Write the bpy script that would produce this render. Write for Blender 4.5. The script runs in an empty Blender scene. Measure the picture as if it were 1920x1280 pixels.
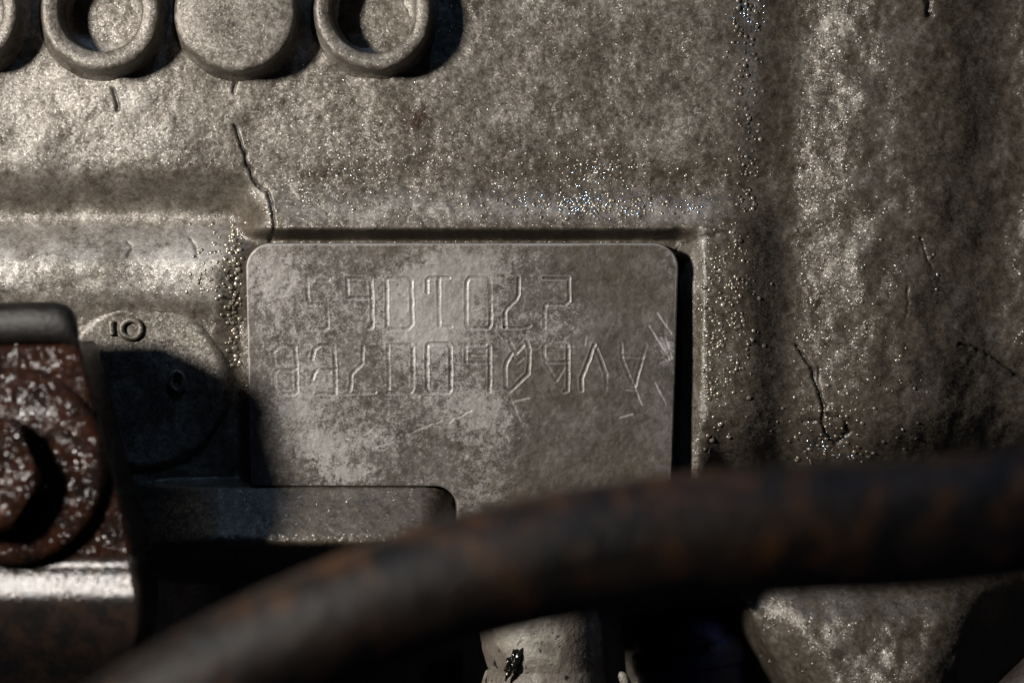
import bpy, bmesh, math, random
import numpy as np
from mathutils import Vector

random.seed(7)
rng = np.random.default_rng(11)
sc = bpy.context.scene
COL = sc.collection
# 1 unit = 1 cm.  The stamped pad lies in the plane y = 0; the block face is measured in
# 1/160 cm steps ("u"): u grows to the right, v grows downwards, h is height off the pad plane.
sc.unit_settings.system = 'METRIC'
sc.unit_settings.scale_length = 0.01
S = 1.0 / 160.0
CAM = 5280.0                       # camera distance from the pad plane, in steps

# ------------------------------------------------------------------ camera, world, lamps
cam_d = bpy.data.cameras.new('camera')
cam = bpy.data.objects.new('camera', cam_d)
COL.objects.link(cam)
cam.location = (0, -CAM * S, 0)
cam.rotation_euler = (math.radians(90), 0, 0)
cam_d.lens = 100
cam_d.sensor_width = 36
cam_d.clip_start = 0.5
cam_d.clip_end = 500
cam_d.dof.use_dof = True
cam_d.dof.focus_distance = CAM * S + 0.11
cam_d.dof.aperture_fstop = 0.127
cam_d.dof.aperture_blades = 9
sc.camera = cam

w = bpy.data.worlds.new('World')
sc.world = w
w.use_nodes = True
bg = w.node_tree.nodes['Background']
bg.inputs[0].default_value = (0.55, 0.65, 1.0, 1)
bg.inputs[1].default_value = 0.010


def lamp(name, loc, target, size, power, color, cone=None):
    if cone:
        d = bpy.data.lights.new(name, 'SPOT')
        d.spot_size = math.radians(cone)
        d.spot_blend = 1.0
        d.shadow_soft_size = size
    else:
        d = bpy.data.lights.new(name, 'AREA')
        d.shape = 'DISK'
        d.size = size
    d.energy = power
    d.color = color
    o = bpy.data.objects.new(name, d)
    COL.objects.link(o)
    o.location = loc
    o.rotation_euler = (Vector(target) - Vector(loc)).to_track_quat('-Z', 'Y').to_euler()
    return o


lamp('work_lamp', (-20.2, -20.0, 7.2), (-1.6, 0, 1.8), 1.75, 61000, (1.0, 0.95, 0.885), 49)
lamp('cool_lamp', (0.0, -9.5, 20.0), (-1.0, 0, 0), 1.5, 480, (0.36, 0.60, 1.0))
lamp('blue_area', (15.0, -16.0, -9.0), (-2, 0, -1), 8.0, 30, (0.35, 0.5, 1.0))  # soft bluish light from the lower right, its source unseen

sc.view_settings.view_transform = 'Standard'
sc.view_settings.look = 'None'
sc.view_settings.exposure = 0.0
sc.view_settings.gamma = 1.0


# ------------------------------------------------------------------ small helpers
def P(u, v, h=0.0):
    return Vector(((u - 960) * S, -h * S, (640 - v) * S))


def A(u, v, h=0.0):
    """a point at height h that is sighted at (u, v) on the pad plane"""
    k = (CAM - h) / CAM
    return Vector(((u - 960) * k * S, -h * S, (640 - v) * k * S))


def sm(a, b, x):
    t = np.clip((x - a) / (b - a), 0, 1)
    return t * t * (3 - 2 * t)


def gb(x, c, wd):
    return np.exp(-((x - c) / wd) ** 2)


def prof(x, xs, ys, soft=12.0):
    """piecewise profile with softened corners"""
    g = np.arange(min(xs) - 50, max(xs) + 50, 1.0)
    f = np.interp(g, xs, ys)
    k = np.exp(-0.5 * (np.arange(-60, 61) / soft) ** 2)
    f = np.convolve(np.pad(f, 60, mode='edge'), k / k.sum(), mode='valid')
    return np.interp(x, g, f)


def field(shape, lam, step, seed, band=0.55):
    """smooth random field, features about lam across, unit variance"""
    r = np.random.default_rng(seed)
    n = r.standard_normal(shape)
    fy = np.fft.fftfreq(shape[0])[:, None] / step
    fx = np.fft.rfftfreq(shape[1])[None, :] / step
    f = np.sqrt(fx * fx + fy * fy) * lam
    flt = np.exp(-(f / band) ** 2)
    o = np.fft.irfft2(np.fft.rfft2(n) * flt, s=shape)
    return o / o.std()


def seg_dist(X, Y, pts):
    d = np.full(X.shape, 1e9)
    for (x0, y0), (x1, y1) in zip(pts[:-1], pts[1:]):
        dx, dy = x1 - x0, y1 - y0
        t = np.clip(((X - x0) * dx + (Y - y0) * dy) / (dx * dx + dy * dy + 1e-9), 0, 1)
        d = np.minimum(d, np.hypot(X - x0 - t * dx, Y - y0 - t * dy))
    return d


def link(name, me, parent=None, mat=None):
    o = bpy.data.objects.new(name, me)
    COL.objects.link(o)
    if mat:
        me.materials.append(mat)
    if parent:
        o.parent = parent
        o.matrix_parent_inverse.identity()
        o.location = -parent_world(parent)
    return o


def parent_world(p):
    v = Vector((0, 0, 0))
    while p:
        v = v + Vector(p.location)
        p = p.parent
    return v


def thing(name, label, cat, loc, group=None):
    o = bpy.data.objects.new(name, None)
    o.empty_display_size = 0.2
    COL.objects.link(o)
    o.location = loc
    o['label'] = label
    o['category'] = cat
    if group:
        o['group'] = group
    return o


def mesh_np(name, co, faces, attrs=None, normals=None, smooth=True):
    """quads only, numpy arrays"""
    me = bpy.data.meshes.new(name)
    n, m = len(co), len(faces)
    me.vertices.add(n)
    me.vertices.foreach_set('co', np.ascontiguousarray(co, dtype=np.float32).ravel())
    me.loops.add(m * 4)
    me.loops.foreach_set('vertex_index', np.ascontiguousarray(faces, dtype=np.int32).ravel())
    me.polygons.add(m)
    me.polygons.foreach_set('loop_start', np.arange(0, m * 4, 4, dtype=np.int32))
    me.update(calc_edges=True)
    me.polygons.foreach_set('use_smooth', np.full(m, smooth, dtype=bool))
    for k, v in (attrs or {}).items():
        a = me.attributes.new(k, 'FLOAT', 'POINT')
        a.data.foreach_set('value', np.ascontiguousarray(v, dtype=np.float32).ravel())
    if normals is not None:
        me.normals_split_custom_set_from_vertices(normals.astype(float).tolist())
    return me


def bm_mesh(name, bm, smooth=True):
    me = bpy.data.meshes.new(name)
    bmesh.ops.recalc_face_normals(bm, faces=bm.faces)
    bm.to_mesh(me)
    bm.free()
    me.polygons.foreach_set('use_smooth', [smooth] * len(me.polygons))
    return me


def lathe(profile, center, seg=96, wob=None, top_closed=True):
    """profile: (radius, height h) list; axis along the view of the block face"""
    bm = bmesh.new()
    rings = []
    for (r, h) in profile:
        ring = []
        for i in range(seg):
            a = 2 * math.pi * i / seg
            k = 1 + (wob(a, r, h) if wob else 0)
            ring.append(bm.verts.new(Vector(center) + Vector((math.cos(a) * r * k * S, -h * S, math.sin(a) * r * k * S))))
        rings.append(ring)
    for a, b in zip(rings[:-1], rings[1:]):
        for i in range(seg):
            j = (i + 1) % seg
            bm.faces.new((a[i], a[j], b[j], b[i]))
    if top_closed:
        bm.faces.new(rings[-1])
    return bm


def tube_mesh(name, pts, rad, seg=40, sub=10, cap=True, wob=0.0, seed=0):
    """Catmull-Rom sweep through pts; rad in units, scalar or per-point"""
    n = len(pts)
    if not hasattr(rad, '__len__'):
        rad = [rad] * n
    path, rr = [], []
    for i in range(n - 1):
        p0, p1, p2, p3 = pts[max(i - 1, 0)], pts[i], pts[i + 1], pts[min(i + 2, n - 1)]
        for k in range(sub):
            t = k / sub
            path.append(0.5 * ((2 * p1) + (p2 - p0) * t + (2 * p0 - 5 * p1 + 4 * p2 - p3) * t * t + (3 * p1 - p0 - 3 * p2 + p3) * t ** 3))
            rr.append(rad[i] * (1 - t) + rad[i + 1] * t)
    path.append(pts[-1])
    rr.append(rad[-1])
    r_ = random.Random(seed)
    bm = bmesh.new()
    rings = []
    for i, p in enumerate(path):
        tg = (path[min(i + 1, len(path) - 1)] - path[max(i - 1, 0)]).normalized()
        up = Vector((0, -1, 0)) if abs(tg.y) < 0.9 else Vector((0, 0, 1))
        s = tg.cross(up).normalized()
        up = s.cross(tg).normalized()
        rings.append([bm.verts.new(p + (s * math.cos(a) + up * math.sin(a)) * rr[i] * (1 + wob * (r_.random() - .5)))
                      for a in [2 * math.pi * k / seg for k in range(seg)]])
    for a, b in zip(rings[:-1], rings[1:]):
        for i in range(seg):
            j = (i + 1) % seg
            bm.faces.new((a[i], a[j], b[j], b[i]))
    if cap:
        bm.faces.new(rings[0])
        bm.faces.new(rings[-1])
    return bm_mesh(name, bm)


# ------------------------------------------------------------------ materials
class NT:
    def __init__(self, name):
        self.m = bpy.data.materials.new(name)
        self.m.use_nodes = True
        self.t = self.m.node_tree
        self.b = self.t.nodes['Principled BSDF']
        self.co = self.t.nodes.new('ShaderNodeTexCoord').outputs['Object']
        self.pos = self.t.nodes.new('ShaderNodeNewGeometry')

    def setp(self, **kw):
        for k, v in kw.items():
            i = self.b.inputs[k.replace('_', ' ')]
            if hasattr(v, 'is_linked') or isinstance(v, bpy.types.NodeSocket):
                self.t.links.new(v, i)
            else:
                i.default_value = v

    def _in(self, sock, v):
        if isinstance(v, bpy.types.NodeSocket):
            self.t.links.new(v, sock)
        else:
            sock.default_value = v

    def noise(self, scale, detail=4, rough=0.6, dist=0.0, offset=None):
        n = self.t.nodes.new('ShaderNodeTexNoise')
        co = self.pos.outputs['Position']
        if offset:
            mp = self.t.nodes.new('ShaderNodeVectorMath')
            mp.operation = 'ADD'
            self.t.links.new(co, mp.inputs[0])
            mp.inputs[1].default_value = offset
            co = mp.outputs[0]
        self.t.links.new(co, n.inputs['Vector'])
        n.inputs['Scale'].default_value = scale
        n.inputs['Detail'].default_value = detail
        n.inputs['Roughness'].default_value = rough
        n.inputs['Distortion'].default_value = dist
        return n.outputs['Fac']

    def ramp(self, fac, stops):
        r = self.t.nodes.new('ShaderNodeValToRGB')
        e = r.color_ramp.elements
        while len(e) < len(stops):
            e.new(0.5)
        for el, (p, c) in zip(e, stops):
            el.position = p
            el.color = (c, c, c, 1) if not hasattr(c, '__len__') else (*c, 1)
        self._in(r.inputs[0], fac)
        return r.outputs[0]

    def attr(self, name):
        a = self.t.nodes.new('ShaderNodeAttribute')
        a.attribute_name = name
        return a.outputs['Fac']

    def math(self, op, a, b=0.0, clamp=False):
        n = self.t.nodes.new('ShaderNodeMath')
        n.operation = op
        n.use_clamp = clamp
        self._in(n.inputs[0], a)
        self._in(n.inputs[1], b)
        return n.outputs[0]

    def mix(self, f, a, b, blend='MIX'):
        n = self.t.nodes.new('ShaderNodeMix')
        n.data_type = 'RGBA'
        n.blend_type = blend
        self._in(n.inputs[0], f)
        for s, v in ((n.inputs[6], a), (n.inputs[7], b)):
            if isinstance(v, bpy.types.NodeSocket):
                self.t.links.new(v, s)
            else:
                s.default_value = (*v, 1)
        return n.outputs[2]

    def flakes(self, scale, k):
        """tiny facets that each face their own way"""
        v = self.t.nodes.new('ShaderNodeTexVoronoi')
        v.inputs['Scale'].default_value = scale
        self.t.links.new(self.pos.outputs['Position'], v.inputs['Vector'])
        s = self.t.nodes.new('ShaderNodeVectorMath'); s.operation = 'SUBTRACT'
        self.t.links.new(v.outputs['Color'], s.inputs[0]); s.inputs[1].default_value = (.5, .5, .5)
        m = self.t.nodes.new('ShaderNodeVectorMath'); m.operation = 'SCALE'
        self.t.links.new(s.outputs[0], m.inputs[0]); self._in(m.inputs['Scale'], k)
        a = self.t.nodes.new('ShaderNodeVectorMath'); a.operation = 'ADD'
        self.t.links.new(m.outputs[0], a.inputs[0]); self.t.links.new(self.pos.outputs['Normal'], a.inputs[1])
        n = self.t.nodes.new('ShaderNodeVectorMath'); n.operation = 'NORMALIZE'
        self.t.links.new(a.outputs[0], n.inputs[0])
        return n.outputs[0]

    def bump(self, h, dist, strength=1.0, normal=None):
        b = self.t.nodes.new('ShaderNodeBump')
        b.inputs['Distance'].default_value = dist
        self._in(b.inputs['Strength'], strength)
        self._in(b.inputs['Height'], h)
        if normal:
            self.t.links.new(normal, b.inputs['Normal'])
        return b.outputs[0]


def cast_material(name, use_attr=True):
    n = NT(name)
    big = n.noise(2.2, 5, 0.6)
    mid = n.noise(11, 5, 0.65, 0.3)
    fin = n.noise(42, 3, 0.7)
    mix = n.math('ADD', n.math('MULTIPLY', big, 0.38), n.math('ADD', n.math('MULTIPLY', mid, 0.30), n.math('MULTIPLY', n.math('ADD', n.math('MULTIPLY', fin, 0.6), n.math('MULTIPLY', n.noise(21, 3, .6, 0, (8, 1, 1)), 0.4)), 0.32)))
    col = n.ramp(mix, [(0.36, (0.030, 0.023, 0.016)), (0.45, (0.078, 0.065, 0.050)), (0.53, (0.148, 0.130, 0.108)), (0.63, (0.30, 0.275, 0.245))])
    spots = n.ramp(n.noise(26, 4, 0.6, 0, (3.3, 1, 7)), [(0.30, 1.0), (0.40, 0.0)])
    col = n.mix(n.math('MULTIPLY', spots, 0.45), col, (0.045, 0.036, 0.026))
    if use_attr:
        oil_shade = n.attr('oil_shade')
        om = n.math('MULTIPLY', oil_shade, n.ramp(n.noise(7, 5, 0.65, 0, (9, 2, 4)), [(0.30, 0.55), (0.62, 1.0)]), True)
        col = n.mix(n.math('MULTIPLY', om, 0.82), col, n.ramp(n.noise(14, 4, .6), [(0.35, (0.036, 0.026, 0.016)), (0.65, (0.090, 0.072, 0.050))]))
        col = n.mix(n.math('MULTIPLY', n.attr('pale'), n.ramp(mix, [(0.40, 0.15), (0.56, 1.0)])), col, (0.38, 0.357, 0.33))
        col = n.mix(n.attr('rust'), col, (0.028, 0.011, 0.004))
        col = n.mix(n.attr('crack'), col, (0.012, 0.010, 0.008))
        rough = n.math('SUBTRACT', n.ramp(mid, [(0.35, 0.36), (0.65, 0.58)]), n.math('MULTIPLY', om, 0.05))
    else:
        rough = n.ramp(mid, [(0.35, 0.36), (0.65, 0.58)])
    fl = n.flakes(48, 0.24)
    nb = n.bump(n.math('ADD', n.math('MULTIPLY', fin, 0.6), n.math('MULTIPLY', mid, 1.0)), 0.009, 0.7, fl)
    n.setp(Base_Color=col, Roughness=rough, Metallic=0.25, Normal=nb)
    n.b.inputs['Specular IOR Level'].default_value = 0.6
    # thin film of oil over the casting
    if use_attr:
        n.t.links.new(n.math('ADD', n.math('MULTIPLY', om, 0.26), 0.12), n.b.inputs['Coat Weight'])
    else:
        n.b.inputs['Coat Weight'].default_value = 0.12
    n.b.inputs['Coat Roughness'].default_value = 0.15
    n.t.links.new(n.bump(n.noise(40, 2, 0.5), 0.005, 1.0, n.flakes(60, 0.70)), n.b.inputs['Coat Normal'])
    return n.m


M_CAST = cast_material('cast_aluminium')
M_BOSS = cast_material('boss_aluminium', False)


def bead_material():
    n = NT('oily_bead')
    col = n.ramp(n.noise(16, 4, .6), [(0.40, (0.10, 0.082, 0.058)), (0.60, (0.36, 0.32, 0.26))])
    n.setp(Base_Color=col, Roughness=0.34, Metallic=0.6)
    n.b.inputs['Specular IOR Level'].default_value = 0.7
    return n.m


M_BEAD = bead_material()


def glint_material():
    n = NT('glint_metal')
    n.setp(Base_Color=(0.62, 0.74, 0.86, 1), Roughness=0.16, Metallic=0.9)  # bluish metal, so that the tiny specks stand in for glints
    return n.m


M_GLINT = glint_material()


def pad_material():
    n = NT('machined_pad')
    big = n.noise(2.0, 6, 0.62)
    mid = n.noise(9, 6, 0.7, 0.5)
    fin = n.noise(48, 3, 0.7)
    pat = n.attr('patina')
    base = n.math('ADD', n.math('MULTIPLY', big, 0.5), n.math('ADD', n.math('MULTIPLY', mid, 0.35), n.math('MULTIPLY', fin, 0.15)))
    col = n.ramp(base, [(0.36, (0.040, 0.033, 0.027)), (0.50, (0.088, 0.077, 0.068)), (0.64, (0.165, 0.150, 0.138))])
    sp = n.math('ADD', n.math('MULTIPLY', mid, 0.40), n.math('ADD', n.math('MULTIPLY', fin, 0.30), n.math('MULTIPLY', n.noise(20, 4, 0.7, 0.2, (4, 4, 9)), 0.30)))
    dust = n.ramp(n.math('ADD', sp, n.math('MULTIPLY', n.math('SUBTRACT', pat, 0.5), 0.33)), [(0.49, 0.0), (0.60, 1.0)])
    col = n.mix(n.math('MULTIPLY', dust, 0.8), col, (0.34, 0.32, 0.305))
    col = n.mix(n.math('MULTIPLY', n.attr('oil_shade'), n.ramp(n.noise(6, 5, .65, 0, (2, 5, 1)), [(0.35, 0.1), (0.65, 1.0)])), col, (0.075, 0.058, 0.036))
    col = n.mix(n.attr('wear_glint'), col, (0.42, 0.40, 0.38))
    col = n.mix(n.attr('crack'), col, (0.055, 0.046, 0.038))
    rough = n.ramp(mid, [(0.35, 0.42), (0.65, 0.6)])
    n.setp(Base_Color=col, Roughness=rough, Metallic=0.3,
           Normal=n.bump(n.math('ADD', fin, mid), 0.003, 0.8, n.flakes(60, 0.07)))
    return n.m


M_PAD = pad_material()


def wet_rust(name, dark=(0.006, 0.0045, 0.004), red=(0.020, 0.0076, 0.0044), fl=1.9, scale=84.0, amt=(0.35, 0.6)):
    n = NT(name)
    a = n.ramp(n.noise(3.0, 5, 0.6), [(amt[0], 0.0), (amt[1], 1.0)])
    col = n.mix(a, dark, red)
    col = n.mix(n.ramp(n.noise(8, 4, .6, 0, (4, 4, 1)), [(0.58, 0.0), (0.70, 1.0)]), col, (0.040, 0.015, 0.006))
    n.setp(Base_Color=col, Roughness=0.14, Metallic=0.0,
           Normal=n.bump(n.noise(20, 3, 0.6), 0.004, 0.9, n.flakes(scale, n.math('MULTIPLY', fl, n.ramp(n.noise(5.5, 4, 0.65, 0, (2, 8, 3)), [(0.38, 0.12), (0.66, 1.0)])))))
    n.b.inputs['Specular IOR Level'].default_value = 0.22
    return n.m


M_WET = wet_rust('wet_rusty_steel')


def bent_material():
    n = NT('oily_black_steel')
    col = n.ramp(n.noise(4, 5, .6), [(0.4, (0.010, 0.009, 0.009)), (0.7, (0.030, 0.018, 0.012))])
    n.setp(Base_Color=col, Roughness=0.24, Metallic=0.15, Normal=n.bump(n.noise(26, 3, .6), 0.008, 0.8, n.flakes(60, 0.17)))
    n.b.inputs['Specular IOR Level'].default_value = 0.5
    return n.m


M_BENT = bent_material()


def pipe_material():
    n = NT('rusty_black_pipe')
    r = n.ramp(n.noise(1.3, 6, 0.68, 0.6), [(0.42, 0.0), (0.58, 1.0)])
    o = n.ramp(n.noise(1.9, 6, 0.68, 0.4, (5, 1, 2)), [(0.52, 0.0), (0.66, 1.0)])
    col = n.mix(r, (0.006, 0.005, 0.005), (0.023, 0.016, 0.012))
    col = n.mix(o, col, (0.095, 0.040, 0.014))
    n.setp(Base_Color=col, Roughness=0.40, Normal=n.bump(n.noise(9, 5), 0.05, 0.8))
    n.b.inputs['Specular IOR Level'].default_value = 0.4
    return n.m


M_PIPE = pipe_material()


def hose_material():
    n = NT('dirty_pale_rubber')
    col = n.ramp(n.noise(3, 5, .6), [(0.4, (0.15, 0.13, 0.105)), (0.6, (0.27, 0.25, 0.21))])
    brown = n.ramp(n.noise(2.2, 5, .6, 0, (1, 1, 3)), [(0.44, 0.0), (0.54, 1.0)])
    col = n.mix(n.math('MULTIPLY', brown, 0.75), col, (0.085, 0.066, 0.052))
    sp = n.ramp(n.noise(9, 4, .6, .3, (7, 3, 3)), [(0.60, 0.0), (0.66, 1.0)])
    col = n.mix(sp, col, (0.012, 0.010, 0.009))
    n.setp(Base_Color=col, Roughness=0.5, Normal=n.bump(n.noise(16, 4), 0.03, 0.7))
    return n.m


M_HOSE = hose_material()


def plain(name, col, rough, metal=0.0, bsc=14, bd=0.02):
    n = NT(name)
    c = n.mix(n.ramp(n.noise(5, 5), [(0.35, 0.0), (0.65, 1.0)]), tuple(x * 0.6 for x in col), tuple(min(1, x * 1.4) for x in col))
    n.setp(Base_Color=c, Roughness=rough, Metallic=metal, Normal=n.bump(n.noise(bsc, 3), bd, 0.7))
    return n.m


M_BLUE = plain('blue_sheen_plastic', (0.008, 0.012, 0.050), 0.35)  # near-black plastic whose blue reflection is put into the base colour
M_LIP = plain('dull_oily_steel', (0.006, 0.005, 0.0045), 0.5, 0.0, 22, 0.02)
M_LIP.node_tree.nodes['Principled BSDF'].inputs['Specular IOR Level'].default_value = 0.3
M_TAR = plain('wet_tar', (0.006, 0.005, 0.004), 0.12)
M_BROWN = plain('brown_rubber', (0.022, 0.015, 0.012), 0.55)

# ------------------------------------------------------------------ the engine block
block = thing('engine_block', 'dirty grey cast aluminium engine block with a stamped number pad', 'engine block', P(960, 1500, -400))

# ---- pad outline as a signed distance (negative inside)
PAD_BOTTOM, PAD_FOOT = 906.0, 990.0


def pad_sdf(X, Y):
    t = np.clip((Y - 460) / 440, -.2, 1.4)
    L = 468 + 10 * t
    R = 1267 - 13 * t
    cx, hx = (L + R) / 2, (R - L) / 2
    T, B, r = 461.0, PAD_FOOT, 44.0
    cy, hy = (T + B) / 2, (B - T) / 2
    qx, qy = np.abs(X - cx) - hx + r, np.abs(Y - cy) - hy + r
    d = np.hypot(np.maximum(qx, 0), np.maximum(qy, 0)) + np.minimum(np.maximum(qx, qy), 0) - r
    # notch at the lower left, with a rounded upper right corner
    rn = 42.0
    bx, by = X - 860.0, PAD_BOTTOM - Y
    qx, qy = bx + rn, by + rn
    n = np.hypot(np.maximum(qx, 0), np.maximum(qy, 0)) + np.minimum(np.maximum(qx, qy), 0) - rn
    return np.maximum(d, -n)


GUTTER = -38.0


def block_height(X, Y):
    """macro shape of the casting"""
    yr = prof(Y, [-300, 300, 350, 402, 440, 500], [-22, -27, -36, -15, -5, -5], 15) - 62 * sm(428, 454, Y)
    yl = prof(Y, [-300, 300, 335, 396, 425, 470, 500, 555, 600], [-22, -28, -34, -100, -94, -40, -26, -34, -60], 15)
    yr2 = prof(Y, [-300, 300, 350, 402, 440, 500], [-22, -27, -36, -15, -6, -8], 15)
    q = sm(1262, 1325, X)
    yr = yr * (1 - q) + yr2 * q
    wr = sm(432, 516, X - 0.10 * (Y - 400))
    H = yl * (1 - wr) + yr * wr
    # strip right of the pad, kept up while the pad's gutter lies lower
    strip = sm(1264, 1372, X) * sm(420, 470, Y)
    H = H * (1 - strip) + (-8) * strip
    # left of the pad the face sinks towards the gutter
    lg = sm(405, 458, X) * (1 - wr) * sm(470, 530, Y)
    H = H - 22 * lg
    # gutter round the pad
    sd = pad_sdf(X, Y)
    g = (1 - sm(6, 30 + 34 * sm(1240, 1275, X), sd))
    H = np.minimum(H, GUTTER * g + H * (1 - g) + 3)
    # right column: valley, fat rounded rib, next valley
    col = prof(X, [1000, 1370, 1415, 1450, 1478, 1530, 1610, 1690, 1770, 1830, 1865, 1960, 2400],
               [0, 0, -10, -44, -50, -38, -22, -20, -36, -62, -74, -72, -95], 24)
    wc = sm(1400, 1470, X)
    H = H * (1 - wc) + (-10) * wc + col
    # the block turns under at the lower right
    H = H - 170 * sm(760, 1010, Y) * sm(1275, 1360, X)
    H = H - 150 * sm(500, 1060, Y) * sm(1480, 2020, X)
    # lower shelf seen beneath the pipe
    shelf = sm(1350, 1500, X - 0.55 * (Y - 1130)) * (1 - sm(1740, 2010, X + 0.35 * (Y - 1130))) * sm(1010, 1110, Y)
    Hs = prof(Y, [900, 1080, 1150, 1280, 1600], [-230, -200, -130, -95, -80], 16)
    H = H * (1 - shelf) + Hs * shelf
    # recess below the notch of the pad
    rec = sm(PAD_BOTTOM - 14, PAD_BOTTOM + 6, Y) * np.sqrt(np.clip(1 - sm(790, 866, X), 0, 1)) * sm(250, 420, X)
    H = H * (1 - rec) + prof(Y, [880, 905, 912, 1000, 1016, 1085], [-6, -6, -2, 62, 66, -150], 5) * rec
    # deep gap under the pad and pipe
    gap = sm(1090, 1150, Y) * sm(560, 700, X) * (1 - sm(1300, 1400, X - 0.55 * (Y - 1130)))
    H = H - 480 * gap
    return H


CRACKS = [  # points, half width, depth, darkness
    ([(448, 150), (446, 165), (443, 178)], 3.0, 6, .9),
    ([(219, 170), (222, 190), (226, 208)], 3.2, 6, .9),
    ([(446, 240), (455, 268), (464, 296), (472, 322), (482, 340), (487, 352), (502, 362), (511, 376), (517, 398), (516, 430), (512, 455)], 2.8, 8, .85),
    ([(1262, 474), (1275, 460), (1296, 449), (1330, 442), (1366, 434)], 2.2, 4, .8),
    ([(1492, 647), (1510, 685), (1524, 722), (1532, 745), (1540, 757), (1536, 782), (1544, 806), (1561, 832), (1586, 806), (1576, 785), (1546, 774)], 3.4, 7, .7),
    ([(1530, 690), (1531, 730), (1536, 760)], 2.4, 5, .5),
    ([(1500, 790), (1520, 786), (1538, 792)], 2.4, 5, .5),
    ([(1790, 646), (1830, 655), (1862, 673), (1905, 708), (1960, 740)], 3.0, 5, .5),
    ([(1719, 448), (1725, 480), (1732, 492), (1741, 503)], 1.6, 3, .35),
    ([(1696, 540), (1695, 568), (1690, 594)], 1.6, 3, .3),
    ([(1640, 505), (1660, 515), (1690, 520), (1730, 530)], 1.5, 2, .3),
    ([(1728, -10), (1733, 12), (1731, 28), (1738, 34)], 4.0, 8, .8),
    ([(360, 452), (372, 468), (378, 486)], 2.4, 6, .7),
    ([(246, 455), (252, 470), (246, 482)], 2.6, 6, .7),
]

# ---- casting as a dense relief
STEP = 2.5
us = np.arange(-420, 2345, STEP)
vs = np.arange(-320, 1640, STEP)
U0, V0 = np.meshgrid(us, vs)
shape = U0.shape
H = np.full(shape, -40.0)
for _ in range(3):      # features are laid out as measured on the pad plane
    k = CAM / (CAM - H)
    U, V = 960 + (U0 - 960) * k, 640 + (V0 - 640) * k
    H = block_height(U, V)
f150, f60, f28 = field(shape, 170, STEP, 1), field(shape, 60, STEP, 2), field(shape, 26, STEP, 3)
f14, f8 = field(shape, 14, STEP, 4), field(shape, 8.5, STEP, 5)
wrib = sm(1470, 1540, U)
low = sm(1000, 1100, V)
edge = gb(U, 1395, 45) * (1 - sm(880, 960, V))
H = H + f150 * (2.0 + 2.5 * wrib) + f60 * (0.9 + 1.0 * wrib + 0.8 * low) + f28 * (0.35 + 0.5 * wrib + 0.4 * low) + f14 * (0.26 + 0.1 * wrib + .15 * edge) + f8 * 0.20
# casting beads along the edges of the pad's pocket
bead_spec = []


def beads(n, uf, vf, rlo, rhi, keep=lambda u, v: True):
    for _ in range(n):
        u, v = uf(), vf()
        if keep(u, v):
            bead_spec.append((u, v, rlo + (rhi - rlo) * rng.random() ** 1.6))


clump = lambda u, v: math.sin(u * .11 + 2 * math.sin(v * .047)) + math.sin(v * .083 + 1.7 * math.sin(u * .06)) > rng.uniform(-1.6, 0.9)
beads(420, lambda: rng.normal(1340, 24), lambda: rng.uniform(480, 850), 1.8, 5.4, lambda u, v: u > 1310 and clump(u, v) and (v < 760 or rng.random() < .4))
beads(260, lambda: rng.normal(1372, 22), lambda: rng.uniform(400, 700), 1.8, 5.0, clump)
beads(260, lambda: rng.normal(1396, 17), lambda: rng.uniform(-60, 400), 1.8, 5.0, clump)
beads(130, lambda: rng.normal(438, 8), lambda: rng.uniform(415, 690), 2.8, 6.5)
beads(60, lambda: rng.normal(405, 25), lambda: rng.uniform(420, 560), 2.4, 4.6)
beads(130, lambda: rng.normal(1130, 80), lambda: rng.normal(392, 12), 2.2, 4.6, lambda u, v: v < 420)
beads(60, lambda: rng.uniform(520, 1330), lambda: rng.normal(385, 14), 2.0, 4.0, lambda u, v: v < 420)
beads(70, lambda: rng.normal(1100, 60), lambda: rng.normal(325, 22), 2.0, 3.6)
beads(90, lambda: rng.uniform(1480, 1760), lambda: rng.uniform(380, 860), 2.2, 4.4)
beads(50, lambda: rng.normal(1555, 45), lambda: rng.uniform(760, 870), 2.6, 4.6)
beads(14, lambda: rng.uniform(1440, 1640), lambda: rng.uniform(1120, 1330), 2, 4.5)
crack = np.zeros(shape)
for pts, hw, dp, dk in CRACKS:
    xs, ys = [p[0] for p in pts], [p[1] for p in pts]
    m = (U > min(xs) - 30) & (U < max(xs) + 30) & (V > min(ys) - 30) & (V < max(ys) + 30)
    d = seg_dist(U[m] + 1.8 * f14[m], V[m] + 1.8 * f8[m], pts)
    gsh = np.exp(-(d / hw) ** 2)
    H[m] -= dp * gsh
    crack[m] = np.maximum(crack[m], dk * gsh)
# a fine raised casting line over the ridge
m = (V > 300) & (V < 420) & (U > 1100) & (U < 1340)
d = seg_dist(U[m], V[m], [(1120, 384), (1190, 371), (1290, 350)])
H[m] += 2.5 * np.exp(-(d / 2.5) ** 2)

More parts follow.
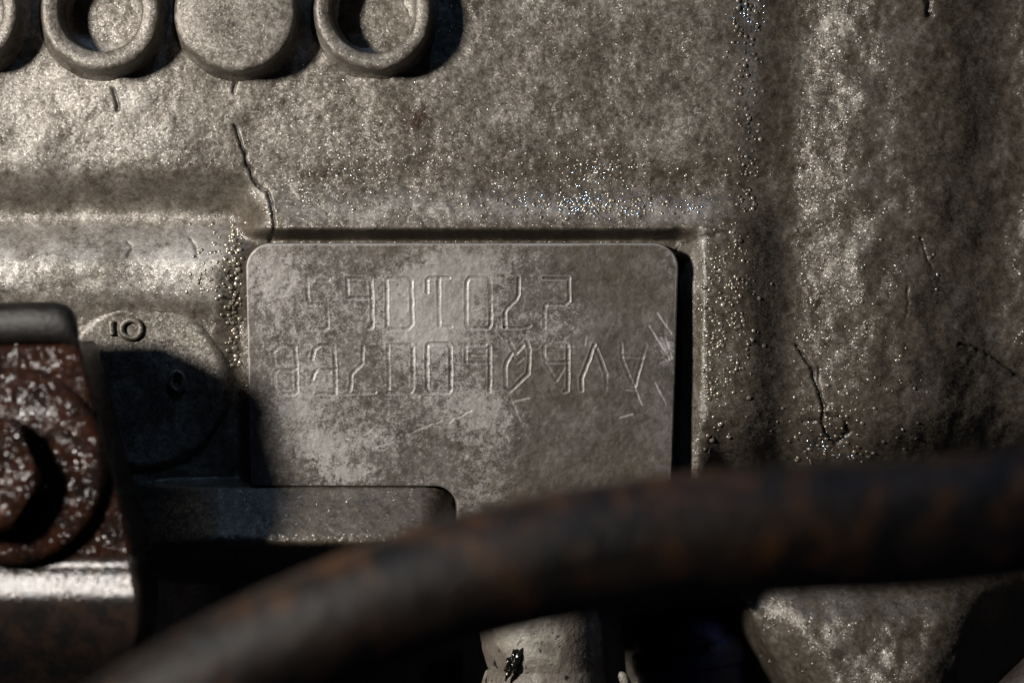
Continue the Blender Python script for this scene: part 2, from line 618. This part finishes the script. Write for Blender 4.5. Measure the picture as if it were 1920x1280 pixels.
n1 = field(shape, 120, STEP, 9)
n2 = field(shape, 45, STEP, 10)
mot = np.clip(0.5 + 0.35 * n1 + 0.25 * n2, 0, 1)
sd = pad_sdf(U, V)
oil_shade = 0.12 + 0.25 * mot  # brown oil stains, plus shade painted into gutters, valleys and low parts
oil_shade = oil_shade + 0.75 * gb(U, 1418, 42) * (1 - sm(900, 1000, V))
oil_shade = oil_shade + (0.25 + 0.5 * mot) * gb(V, 335, 55) * sm(480, 640, U) * (1 - sm(1350, 1450, U))
oil_shade = oil_shade + (0.35 * mot) * gb(V, 425, 25) * sm(500, 560, U) * (1 - sm(1280, 1330, U))
oil_shade = oil_shade + 0.65 * np.exp(-(np.clip(sd - 6, 0, 999) / 20) ** 2) * (V < 980)  # gutter round the pad: its shade put into the colour
oil_shade = oil_shade + (0.35 + 0.3 * mot) * sm(1295, 1330, U) * (1 - sm(1400, 1440, U)) * sm(430, 520, V) * (1 - sm(900, 950, V))
oil_shade = oil_shade + 0.8 * gb(U, 1462, 34) * (V < 1000)  # valley: collected dirt, with the valley's shade painted in
oil_shade = oil_shade + 0.6 * np.exp(-((U - 1550) / 90) ** 2 - ((V - 770) / 95) ** 2)
oil_shade = oil_shade + 0.55 * sm(1470, 1520, U) * mot + 0.78 * sm(1470, 1520, U) + 0.25 * sm(1700, 1850, U) + 0.22 * sm(850, 1250, U) * (.4 + mot)
oil_shade = oil_shade + 0.5 * gb(U, 1830, 40) + 0.25 * sm(1860, 1900, U)  # second valley darkened the same way
oil_shade = oil_shade + 0.95 * np.exp(-((U - 478) / 46) ** 2 - ((V - 420) / 48) ** 2) + 0.9 * gb(V, 447, 13) * sm(490, 520, U) * (1 - sm(1270, 1300, U)) + 0.8 * sm(898, 908, V) * (1 - sm(868, 890, U)) * (V < 1090)  # stained corner; shade of the groove and recess painted as brown
oil_shade = oil_shade + 0.45 * np.exp(-((np.hypot(U - 275, V - 722) - 172) / 22) ** 2) * (V < 760)
oil_shade = oil_shade + 0.35 * gb(V, 372, 30) * (1 - sm(380, 470, U))  # shade of the down-facing channel slope, painted in
oil_shade = oil_shade + 0.95 * low  # dimness below the pipe, put into the colour
oil_shade = oil_shade - 0.3 * gb(V, 480, 70) * (1 - sm(380, 440, U))
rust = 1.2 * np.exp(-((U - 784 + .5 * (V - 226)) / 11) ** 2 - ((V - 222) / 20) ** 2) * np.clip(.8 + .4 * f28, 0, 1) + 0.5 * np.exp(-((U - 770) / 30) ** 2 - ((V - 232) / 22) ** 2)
oil_shade = np.clip(oil_shade, 0, 1)
pale = (0.75 + 0.35 * n2) * gb(V, 488, 58) * (1 - sm(400, 452, U)) + (0.35 + .2 * n2) * gb(V, 398, 20) * sm(520, 570, U) * (1 - sm(1280, 1400, U))
pale = pale + 0.10 * np.exp(-((U - 1645) / 55) ** 2 - ((V - 90) / 170) ** 2) * (0.6 + .5 * n2) + 0.15 * np.exp(-((U - 1640) / 70) ** 2 - ((V - 460) / 120) ** 2) * (.6 + .6 * n2)
pale = pale + 0.25 * np.exp(-((U - 1312) / 22) ** 2 - ((V - 500) / 45) ** 2) + 0.4 * gb(U, 1400, 18) * (1 - sm(80, 420, V)) + 0.25 * np.exp(-((U - 200) / 260) ** 2 - ((V - 230) / 120) ** 2) * (.7 + .5 * n2)
pale = pale + 0.05 * np.exp(-((U - 1520) / 60) ** 2 - ((V - 1180) / 70) ** 2)
pale = np.clip(pale, 0, 1)

ny, nx = shape
idx = np.arange(ny * nx).reshape(shape)
quads = np.stack([idx[:-1, :-1], idx[1:, :-1], idx[1:, 1:], idx[:-1, 1:]], -1).reshape(-1, 4)
co = np.stack([(U0 - 960) * S, -H * S, (640 - V0) * S], -1).reshape(-1, 3)
me = mesh_np('casting', co, quads, {'oil_shade': oil_shade, 'pale': pale, 'rust': np.clip(rust, 0, 1), 'crack': np.clip(crack, 0, 1)})
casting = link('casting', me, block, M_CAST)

# beads of oil, casting grain and metal glint specks sitting on the relief
tb = bmesh.new()
bmesh.ops.create_icosphere(tb, subdivisions=2, radius=1.0)
tb.verts.ensure_lookup_table()
bvx = np.array([v.co[:] for v in tb.verts])
bfc = np.array([[v.index for v in f.verts] for f in tb.faces])
tb.free()


def bead_mesh(name, spec, mat, flat=0.55):
    bc_, bf_ = [], []
    for q, (bu, bv_, br) in enumerate(spec):
        i0, j0 = int(round((bv_ - vs[0]) / STEP)), int(round((bu - us[0]) / STEP))
        hgt = H[i0, j0]
        sc3 = np.array([br * S * (0.8 + .45 * rng.random()), flat * br * S, br * S * (0.8 + .45 * rng.random())])
        bc_.append(bvx * sc3 + np.array([(us[j0] - 960) * S, -(hgt - .18 * br) * S, (640 - vs[i0]) * S]))
        bf_.append(bfc + q * len(bvx))
    bme = bpy.data.meshes.new(name)
    bme.from_pydata(np.concatenate(bc_).tolist(), [], np.concatenate(bf_).tolist())
    bme.polygons.foreach_set('use_smooth', [True] * len(bme.polygons))
    o = link(name, bme, block, mat)
    o['kind'] = 'stuff'


bead_mesh('oil_beads', bead_spec, M_BEAD)
bead_spec = []  # metal specks added where glints cluster
beads(60, lambda: rng.normal(1088, 26), lambda: rng.normal(386, 9), 1.6, 3.6)
beads(26, lambda: rng.normal(1165, 30), lambda: rng.normal(392, 9), 1.6, 3.2)
beads(26, lambda: rng.normal(1110, 34), lambda: rng.normal(330, 18), 1.5, 2.8)
beads(9, lambda: rng.normal(1295, 10), lambda: rng.normal(393, 6), 1.6, 3.0)
beads(14, lambda: rng.normal(985, 20), lambda: rng.normal(378, 8), 1.4, 2.6)
beads(45, lambda: rng.normal(1402, 16), lambda: rng.normal(15, 26), 1.6, 3.4)
beads(30, lambda: rng.normal(1560, 30), lambda: rng.normal(840, 22), 1.6, 3.4)
beads(40, lambda: rng.uniform(300, 1400), lambda: rng.uniform(100, 420), 1.3, 2.2)
bead_mesh('glint_specks', bead_spec, M_GLINT, 0.6)


# the bulk of the block behind its relief
bm = bmesh.new()
bmesh.ops.create_cube(bm, size=1.0)
x0, x1, z0, z1 = (us[0] - 960) * S, (us[-1] - 960) * S, (640 - vs[-1]) * S, (640 - vs[0]) * S
for vtx in bm.verts:
    vtx.co = Vector(((x0 if vtx.co.x < 0 else x1), (5.2 if vtx.co.y < 0 else 9.0), (z0 if vtx.co.z < 0 else z1)))
bmesh.ops.bevel(bm, geom=bm.edges[:], offset=0.3, segments=3, affect='EDGES')
link('block_core', bm_mesh('block_core', bm, False), block, M_BOSS)

# ---- the stamped pad
Z1 = lambda pts: [(440 + x / 3.557, 440 + y / 3.557) for x, y in pts]
Z2 = lambda pts: [(850 + x / 3.557, 440 + y / 3.557) for x, y in pts]
Z7 = lambda pts: [(500 + x / 4.571, 490 + y / 4.571) for x, y in pts]
Z8 = lambda pts: [(880 + x / 4.5725, 490 + y / 4.5725) for x, y in pts]
CHARS = [
    [(Z7([(545, 165), (385, 158), (364, 152), (366, 330), (385, 368), (528, 370), (540, 565), (525, 578), (400, 580)]), .75)],
    [(Z7([(885, 150), (702, 147), (705, 310), (900, 318)]), .95), (Z7([(905, 160), (915, 330), (915, 565), (880, 575)]), .9)],
    [(Z7([(1040, 165), (1058, 147), (1225, 147), (1248, 175), (1255, 540), (1220, 578), (1065, 580), (1040, 560), (1040, 165)]), .9)],
    [(Z1([(1290, 390), (1288, 310), (1302, 292), (1435, 292)]), .8), (Z1([(1365, 300), (1368, 600)]), .8), (Z1([(1368, 612), (1450, 615)]), .5)],
    [(Z2([(90, 320), (110, 290), (230, 290), (248, 310), (250, 600), (235, 622), (100, 622), (88, 600), (90, 320)]), 1.)],
    [(Z8([(418, 150), (418, 290), (400, 325), (320, 405), (305, 440), (308, 568)]), 1.15), (Z8([(308, 572), (440, 570), (520, 550)]), .7)],
    [(Z8([(640, 150), (850, 150), (848, 340), (810, 370), (665, 362), (642, 395), (642, 562)]), 1.15), (Z8([(642, 568), (870, 568)]), .6)],
    [(Z7([(75, 770), (130, 722), (200, 712), (262, 730), (272, 905), (240, 928), (110, 925)]), .85), (Z7([(272, 910), (280, 1110), (255, 1130), (140, 1128)]), .8), (Z7([(75, 775), (84, 850), (112, 920), (86, 965), (90, 1080), (120, 1126)]), .45)],
    [(Z7([(405, 830), (425, 755), (480, 712), (590, 715), (600, 915), (450, 922), (425, 950), (410, 1000)]), .85), (Z7([(600, 920), (605, 1130), (450, 1125)]), .7), (Z7([(405, 835), (430, 900), (450, 920)]), .4)],
    [(Z7([(835, 730), (835, 870), (740, 960), (728, 1100)]), .85), (Z7([(690, 1128), (735, 1124), (940, 1115)]), .75)],
    [(Z7([(1050, 712), (1240, 712), (1260, 740), (1262, 1080), (1240, 1115), (1040, 1125)]), .75), (Z7([(1050, 720), (1055, 1110)]), .5)],
    [(Z1([(1300, 725), (1425, 725), (1442, 750), (1445, 1030), (1430, 1048), (1305, 1045), (1288, 1020), (1288, 740), (1300, 725)]), 1.)],
    [(Z2([(215, 732), (90, 732), (85, 850)]), .6), (Z2([(95, 852), (240, 850)]), .5), (Z2([(245, 750), (243, 1040)]), .9), (Z2([(110, 770), (220, 772)]), .35), (Z2([(105, 797), (220, 797)]), .35)],
    [(Z8([(360, 790), (320, 860), (305, 900), (310, 1080), (350, 1105), (500, 960), (515, 760), (490, 690)]), 1.1), (Z8([(350, 700), (385, 780), (400, 785), (465, 715)]), .8), (Z8([(380, 830), (410, 865), (450, 830)]), .5)],
    [(Z8([(835, 720), (660, 700), (635, 730), (640, 830), (680, 858), (835, 855)]), 1.05), (Z8([(840, 720), (838, 1100), (810, 1110)]), 1.1), (Z8([(650, 870), (735, 1020), (800, 915)]), .5)],
    [(Z8([(1065, 715), (975, 950), (955, 1000), (960, 1100)]), 1.1), (Z8([(1080, 750), (1160, 960), (1165, 1090)]), .75)],
    [(Z8([(1290, 700), (1300, 850), (1390, 1060)]), .55), (Z8([(1500, 715), (1405, 1065)]), .7), (Z8([(1310, 808), (1480, 815)]), .5)],
]
SCRATCHES = [
    (Z8([(1525, 550), (1700, 840)]), 1.0), (Z8([(1600, 450), (1720, 625)]), 1.0), (Z8([(1580, 1040), (1665, 1210)]), .9),
    (Z8([(1660, 650), (1722, 830)]), .7), (Z8([(1405, 1075), (1440, 1160), (1465, 1220)]), .9), (Z8([(1335, 1100), (1412, 1098)]), .6),
    (Z2([(1100, 1215), (1185, 1190)]), .8), (Z2([(400, 1110), (500, 1085)]), .7), (Z2([(370, 1060), (410, 1160), (445, 1230)]), .4),
    ([(762, 812), (800, 797), (828, 786)], .9), ([(842, 790), (884, 768)], .9), ([(905, 762), (930, 778)], .5), ([(700, 838), (740, 826)], .4),
    ([(615, 700), (632, 690)], .5), ([(690, 808), (702, 800)], .5), (Z8([(1000, 650), (985, 720)]), .5), (Z8([(810, 665), (850, 640)]), .4),
]
pu = np.arange(452, 1284, 1.4)
pv = np.arange(448, 1004, 1.4)
PU, PV = np.meshgrid(pu, pv)
psd = pad_sdf(PU, PV)
e = 0.5
gx = (pad_sdf(PU + e, PV) - pad_sdf(PU - e, PV)) / (2 * e)
gy = (pad_sdf(PU, PV + e) - pad_sdf(PU, PV - e)) / (2 * e)
gl = np.hypot(gx, gy) + 1e-9
gx, gy = gx / gl, gy / gl
snap = psd > -0.75
PUs = np.where(snap, PU - gx * psd, PU)
PVs = np.where(snap, PV - gy * psd, PV)
vin = psd < 1.2
cell = vin[:-1, :-1] & vin[1:, :-1] & vin[1:, 1:] & vin[:-1, 1:]
pshape = PU.shape
pidx = np.arange(PU.size).reshape(pshape)
pq = np.stack([pidx[:-1, :-1], pidx[1:, :-1], pidx[1:, 1:], pidx[:-1, 1:]], -1)[cell]
# relief
g30, g12, g5 = field(pshape, 34, 1.4, 21), field(pshape, 12, 1.4, 22), field(pshape, 5, 1.4, 23)
PH = 0.20 * g30 + 0.12 * g12 + 0.10 * g5
PH = PH - 14 * sm(860, 1180, PV)
stroke_d = np.full(pshape, 1e9)
stroke_id = np.full(pshape, -1)
pcrack = np.zeros(pshape)
wear_glint = np.zeros(pshape)
for ci, strokes in enumerate(CHARS):
    for pts, wt in strokes:
        xs, ys = [p[0] for p in pts], [p[1] for p in pts]
        m = (PU > min(xs) - 14) & (PU < max(xs) + 14) & (PV > min(ys) - 14) & (PV < max(ys) + 14)
        d = seg_dist(PU[m] + .35 * g12[m], PV[m] + .35 * g30[m], pts)
        fade = np.clip(0.85 + 0.28 * g30[m], 0.35, 1.25) * wt
        groove = np.clip(1 - (d / 3.6) ** 2, 0, 1) ** 0.6
        PH[m] += fade * (-1.45 * groove + 0.42 * np.exp(-((d - 4.8) / 1.4) ** 2))
        pcrack[m] = np.maximum(pcrack[m], 0.15 * fade * np.exp(-(d / 2.4) ** 2))
        wear_glint[m] = np.maximum(wear_glint[m], 0.42 * fade * np.exp(-((d - 4.0) / 1.0) ** 2))  # burnished stroke lips, with their lit edges painted in
        sub_d, sub_i = stroke_d[m], stroke_id[m]
        cl = d < sub_d
        sub_d[cl] = d[cl]
        sub_i[cl] = ci
        stroke_d[m], stroke_id[m] = sub_d, sub_i
for pts, wt in SCRATCHES:
    xs, ys = [p[0] for p in pts], [p[1] for p in pts]
    m = (PU > min(xs) - 14) & (PU < max(xs) + 14) & (PV > min(ys) - 14) & (PV < max(ys) + 14)
    d = seg_dist(PU[m] + .5 * g12[m], PV[m] + .5 * g12[m], pts)
    PH[m] -= 1.0 * wt * np.exp(-(d / 1.5) ** 2)
    wear_glint[m] = np.maximum(wear_glint[m], 0.8 * wt * np.exp(-(d / 1.8) ** 2) * np.clip(.75 + .4 * g12[m], 0, 1))
# where the whitish bloom sits
pat = 0.34 + 0.13 * field(pshape, 150, 1.4, 24)
for (cu, cv, ru, rv, am) in [(800, 545, 130, 60, .45), (880, 500, 90, 40, .4), (600, 832, 58, 30, .50), (655, 884, 50, 22, .42), (700, 822, 45, 18, .28), (545, 772, 40, 26, .28), (900, 760, 80, 60, .5),
                             (980, 650, 120, 45, .3), (520, 520, 50, 60, .3), (870, 590, 90, 60, .35), (760, 620, 110, 50, .2), (1240, 655, 22, 40, .45),
                             (560, 740, 70, 70, .3), (1030, 600, 80, 60, .25), (500, 640, 40, 90, .2)]:
    pat = pat + am * np.exp(-((PU - cu) / ru) ** 2 - ((PV - cv) / rv) ** 2)
pat = pat - 0.35 * sm(1060, 1180, PU) * (1 - gb(PU, 1250, 30)) - 0.25 * sm(800, 900, PV) * sm(900, 1000, PU)
poil = 0.22 + 0.12 * field(pshape, 90, 1.4, 29) + 0.55 * sm(790, 930, PV) * sm(700, 1000, PU) + 0.4 * np.exp(-((PU - 1140) / 90) ** 2 - ((PV - 540) / 60) ** 2) + 0.3 * gb(PV, 470, 14)
wear_glint = np.maximum(wear_glint, 0.35 * np.exp(-((psd + 0.5) / 1.4) ** 2) * np.clip(.7 + .35 * g30, 0, 1) * ((PV < 700)))  # pale line painted for the lit upper edge of the pad
# faces of each stamped character become a piece of their own
fc_d = (stroke_d[:-1, :-1] + stroke_d[1:, :-1] + stroke_d[1:, 1:] + stroke_d[:-1, 1:])[cell] / 4
fc_i = stroke_id[:-1, :-1][cell]
fch = np.where(fc_d < 4.6, fc_i, -1)
pco = np.stack([(PUs - 960) * S, -PH * S, (640 - PVs) * S], -1).reshape(-1, 3)
# chamfer and side wall
edges = np.concatenate([pq[:, [0, 1]], pq[:, [1, 2]], pq[:, [2, 3]], pq[:, [3, 0]]])
key = np.sort(edges, 1)
kk = key[:, 0].astype(np.int64) * PU.size + key[:, 1]
uq, inv, cnt = np.unique(kk, return_inverse=True, return_counts=True)
be = edges[cnt[inv] == 1]
bv = np.unique(be)
gxf, gyf = gx.ravel(), gy.ravel()
hf, uf_, vf_ = PH.ravel(), PUs.ravel(), PVs.ravel()
base = PU.size
rings = []
for off, dh in ((1.6, -0.7), (2.6, -2.4), (4.6, -24.0), (8.0, -125.0)):
    rings.append(np.stack([(uf_[bv] + gxf[bv] * off - 960) * S, -(hf[bv] + dh) * S, (640 - vf_[bv] - gyf[bv] * off) * S], -1))
lut = np.full(PU.size, -1)
lut[bv] = np.arange(len(bv))
allco = np.concatenate([pco] + rings)
wall = []
prev = be
for r in range(len(rings)):
    nxt = lut[be] + base + r * len(bv)
    wall.append(np.stack([prev[:, 1], prev[:, 0], nxt[:, 0], nxt[:, 1]], -1))
    prev = nxt
wallq = np.concatenate(wall)
allq = np.concatenate([pq, wallq])
allch = np.concatenate([fch, np.full(len(wallq), -1)])
att = {}
for nm, arr, wv in (('patina', pat, .2), ('oil_shade', poil, .9), ('wear_glint', wear_glint, 0), ('crack', pcrack, 0)):
    ex = [np.full(len(bv), wv) for _ in rings]
    if nm == 'wear_glint':
        top = (vf_[bv] < 720)  # upper chamfer is painted paler, as its lit highlight
        ex[0] = np.where(top, .75, .15); ex[1] = np.where(top, .7, .1)
    if nm == 'oil_shade':
        ex[0] = ex[1] = np.full(len(bv), .1)
    att[nm] = np.clip(np.concatenate([arr.ravel()] + ex), 0, 1)
# vertex normals of the whole pad, so that the pieces shade as one surface
fn = np.cross(allco[allq[:, 2]] - allco[allq[:, 0]], allco[allq[:, 3]] - allco[allq[:, 1]])
vn = np.zeros_like(allco)
for c in range(4):
    np.add.at(vn, allq[:, c], fn)
vn /= (np.linalg.norm(vn, axis=1, keepdims=True) + 1e-20)


def pad_piece(name, sel, parent):
    q = allq[sel]
    vid, invq = np.unique(q, return_inverse=True)
    me = mesh_np(name, allco[vid], invq.reshape(-1, 4), {k: v[vid] for k, v in att.items()}, vn[vid])
    return link(name, me, parent, M_PAD)


pad = pad_piece('number_pad', allch == -1, block)
for ci in range(len(CHARS)):
    if (allch == ci).any():
        pad_piece('stamped_digit', allch == ci, pad)

# ---- bosses along the top
def boss(u, v, r, hole=None, hh=46):
    c = A(u, v, hh)
    c.y = 0
    rs = random.Random(int(u))
    ph = [rs.uniform(0, 6.28) for _ in range(4)]
    wob = lambda a, rr, h: 0.008 * math.sin(3 * a + ph[0]) + 0.005 * math.sin(7 * a + ph[1]) + 0.003 * math.sin(13 * a + ph[2])
    pr = [(r + 34, -70), (r + 22, -36), (r + 10, -24), (r + 3, -4), (r, hh - 22), (r - 1, hh - 9), (r - 3, hh - 4), (r - 6, hh - 1.2), (r - 10, hh)]
    if hole:
        pr += [(hole + 5, hh - 1), (hole + 1, hh - 6), (hole - 1, hh - 18), (hole - 3, hh - 62), (hole - 8, hh - 70), (hole * .6, hh - 73), (hole * .3, hh - 73), (2, hh - 72)]
    else:
        pr += [(r * .6, hh + 3), (r * .3, hh + 4), (2, hh + 4)]
    link('boss', bm_mesh('boss', lathe(pr, c, 96, wob)), block, M_BOSS)


boss(-58, 26, 100, 70)
boss(195, 26, 111, 76)
boss(445, 26, 113)
boss(702, 26, 109, 78)

# ---- date dial with raised figures
dial_h = -52.0
dc = A(275, 722, dial_h); dc.y = 0
dial = link('date_dial', bm_mesh('date_dial', lathe([(168, -75), (160, -60), (154, -53), (147, -50), (141, -50.5), (136, dial_h), (80, dial_h), (40, dial_h + 1), (2, dial_h + 1)], dc, 120)), block, M_BOSS)


def figure(pts_list, name='raised_figure'):
    bm = bmesh.new()
    for pts, r in pts_list:
        me = tube_mesh('t', [A(x, y, dial_h + 4) for x, y in pts], r * S, 12, 6)
        bm.from_mesh(me)
        bpy.data.meshes.remove(me)
    link(name, bm_mesh(name, bm), dial, M_BOSS)


ring = [(253 + 18 * math.cos(a), 617 + 17 * math.sin(a)) for a in [2 * math.pi * i / 16 for i in range(17)]]
figure([(ring, 5.5)])
figure([([(217, 602), (216, 614), (218, 628)], 6.0)])
ring2 = [(338 + 12 * math.cos(a), 714 + 17 * math.sin(a)) for a in [2 * math.pi * i / 12 for i in range(13)]]
figure([(ring2, 5.5)])

# ------------------------------------------------------------------ bracket with its bolt, lower left
BH = 366.0
TILT = 0.20                        # the bracket leans away to the left
brk = thing('bracket', 'dark rusty steel bracket with oily wet face and big bolt beside the pad', 'bracket', A(-60, 900, 150))
rows = [(640, BH - 30), (646, BH - 8), (655, BH), (760, BH), (880, BH), (1000, BH), (1040, BH), (1062, BH), (1074, BH + 1), (1082, BH + 3), (1094, BH + 7), (1104, BH + 10), (1114, BH + 12), (1126, BH + 12), (1142, BH + 9), (1165, BH + 2), (1190, BH - 12), (1225, BH - 45), (1260, BH - 95), (1340, BH - 190)]


def right_edge(y):
    return np.interp(y, [560, 600, 640, 760, 900, 1000, 1060, 1110, 1150, 1200, 1340], [140, 146, 158, 190, 226, 254, 268, 276, 277, 272, 262])


def bracket_skin(rows, back):
    bm = bmesh.new()
    grid = []
    for (y, h) in rows:
        xr = float(right_edge(y))
        line = [bm.verts.new(A(x, y, h + TILT * (x - xr))) for x in np.linspace(-420, xr - 22, 10)]
        line += [bm.verts.new(A(xr - 10, y, h - 2)), bm.verts.new(A(xr - 3, y, h - 9)), bm.verts.new(A(xr, y, h - 20))]
        p = A(xr, y, h - 20)
        line.append(bm.verts.new(Vector((p.x - .02, -back * S, p.z))))
        grid.append(line)
    for a, b in zip(grid[:-1], grid[1:]):
        for i in range(len(a) - 1):
            bm.faces.new((a[i], a[i + 1], b[i + 1], b[i]))
    t0 = [bm.verts.new(Vector((q.co.x, -back * S, q.co.z + .01))) for q in grid[0]]
    for i in range(len(t0) - 1):
        bm.faces.new((t0[i], t0[i + 1], grid[0][i + 1], grid[0][i]))
    return bm


upper = [r for r in rows if r[0] <= 1040]
lower = [r for r in rows if r[0] >= 1040]
pl = link('plate', bm_mesh('plate', bracket_skin(upper, 130)), brk, M_WET)
link('rolled_edge', bm_mesh('rolled_edge', bracket_skin(lower, 130)), brk, M_BENT)
# folded lip along the top
lp = []
bm = bmesh.new()
sec = [(642, 300), (642, BH - 5), (638, BH + 8), (626, BH + 16), (604, BH + 18), (584, BH + 14), (572, BH + 4), (567, BH - 12), (567, 150)]
cols = [(-420, 16), (-200, 10), (-60, 5), (60, 0), (112, 0), (130, 3), (143, 9), (151, 20)]
gridl = []
for (x, dy) in cols:
    pinch = 0.0 if x < 120 else ((x - 112) / 39.0) ** 2
    gridl.append([bm.verts.new(A(x + (6 if y > 600 else 0) * (x > 100), y + dy + (8 * pinch if y < 600 else 0), h - 16 * pinch * (h > 280) + TILT * (x - 150) * (h > 200))) for (y, h) in sec])
for a, b in zip(gridl[:-1], gridl[1:]):
    for i in range(len(a) - 1):
        bm.faces.new((a[i], a[i + 1], b[i + 1], b[i]))
bm.faces.new(gridl[-1])
bm.faces.new(gridl[0])
link('top_lip', bm_mesh('top_lip', bm), brk, M_LIP)
# bolt: flange and hexagon head
bc = A(24, 872, BH)
bolt_c = Vector((bc.x, 0, bc.z))
hexc = A(-32, 886, BH + 60)
bm = bmesh.new()
hr = 108
lev = [(1.0, BH + 10), (1.0, BH + 84), (0.93, BH + 94), (0.80, BH + 98)]
ringsb = []
for kf, h in lev:
    ring_ = []
    for i in range(6):
        for s in (-0.10, 0.10) if kf > .97 else (-0.22, 0.22):
            a = math.radians(60 * i - 4) + s
            ring_.append(bm.verts.new(Vector((hexc.x + math.cos(a) * hr * kf * S, -h * S, hexc.z + math.sin(a) * hr * kf * S))))
    ringsb.append(ring_)
for a, b in zip(ringsb[:-1], ringsb[1:]):
    for i in range(12):
        bm.faces.new((a[i], a[(i + 1) % 12], b[(i + 1) % 12], b[i]))
bm.faces.new(ringsb[-1])
for vtx in bm.verts:
    vtx.co.y += 36 * S - TILT * (vtx.co.x - bolt_c.x)
bolt = link('bolt', bm_mesh('bolt', bm, False), brk, M_WET)
bm = lathe([(172, BH - 20), (172, BH + 16), (168, BH + 24), (158, BH + 29), (135, BH + 31), (60, BH + 36), (3, BH + 36)], bolt_c, 96)
for vtx in bm.verts:
    vtx.co.y += 40 * S - TILT * (vtx.co.x - bolt_c.x)
link('flange', bm_mesh('flange', bm), bolt, M_WET)

# ------------------------------------------------------------------ pipe crossing in front
ph = 1180.0
pp = [(-300, 1740), (-120, 1628), (0, 1540), (150, 1434), (300, 1336), (450, 1250), (600, 1180), (750, 1120), (900, 1070), (1100, 1028), (1300, 1001), (1500, 987), (1700, 978), (1900, 956), (2150, 920), (2450, 880)]
pipe = link('rusty_pipe', tube_mesh('rusty_pipe', [A(x, y, ph) for x, y in pp], 93 * S, 56, 10, True), None, M_PIPE)
pipe['label'] = 'rusty black steel pipe running blurred across the front below the pad'
pipe['category'] = 'pipe'

# ------------------------------------------------------------------ things in the gap below the pipe
hose = thing('pale_hose', 'pale beige hose end speckled with black dirt below the pipe', 'hose', A(1040, 1400, -60))
link('hose_tube', tube_mesh('hose_tube', [A(1000, 1110, -60), A(1016, 1190, -50), A(1024, 1245, -50), A(1020, 1300, -50), A(1020, 1420, -60), A(1025, 1520, -90)], [112 * S, 114 * S, 108 * S, 122 * S, 124 * S, 120 * S], 64, 12, True, 0.006, 3), hose, M_HOSE)
link('sleeve', tube_mesh('sleeve', [A(1060, 1090, -160), A(1066, 1200, -150), A(1076, 1320, -150), A(1085, 1520, -160)], 104 * S, 48, 12), hose, M_BROWN)
bm = bmesh.new()
bmesh.ops.create_icosphere(bm, subdivisions=4, radius=1.0)
for vtx in bm.verts:
    c0 = vtx.co.copy()
    k = 1 + 0.28 * math.sin(5 * c0.x + 3 * c0.z) * math.cos(4 * c0.z) + 0.18 * math.sin(11 * c0.z + 6 * c0.x)
    tx, tz = c0.x * .07 * k, c0.z * .19 * k
    vtx.co = A(962, 1236, 56) + Vector((tx * .9 + tz * .42, c0.y * .05 * k, tz * .9 - tx * .3))
link('tar_blob', bm_mesh('tar_blob', bm), hose, M_TAR)

peg = link('pale_peg', tube_mesh('pale_peg', [A(1158, 1258, 40), A(1166, 1262, 40), A(1174, 1285, 30), A(1182, 1330, 10), A(1190, 1420, -60)], [5 * S, 9 * S, 11 * S, 11 * S, 11 * S], 20, 6), None, M_HOSE)
peg['label'] = 'small pale peg tip beside the beige hose at the bottom'
peg['category'] = 'peg'

blue = thing('dark_connector', 'glossy dark plastic connector with a painted blue sheen in the gap right of the beige hose', 'connector', A(1290, 1400, -220))
link('connector_body', tube_mesh('connector_body', [A(1275, 1120, -420), A(1280, 1150, -380), A(1285, 1200, -365), A(1295, 1290, -365), A(1310, 1450, -390)], [60 * S, 96 * S, 104 * S, 106 * S, 106 * S], 48, 10), blue, M_BLUE)
link('collar', tube_mesh('collar', [A(1283, 1196, -365), A(1286, 1212, -365), A(1288, 1236, -365), A(1290, 1250, -365)], [104 * S, 113 * S, 113 * S, 104 * S], 48, 6), blue, M_BLUE)

brown = link('brown_hose', tube_mesh('brown_hose', [A(1800, 1420, 60), A(1880, 1340, 60), A(1960, 1262, 60), A(2060, 1170, 60)], 58 * S, 40, 10), None, M_BROWN)
brown['label'] = 'reddish brown hose cutting across the bottom right corner'
brown['category'] = 'hose'
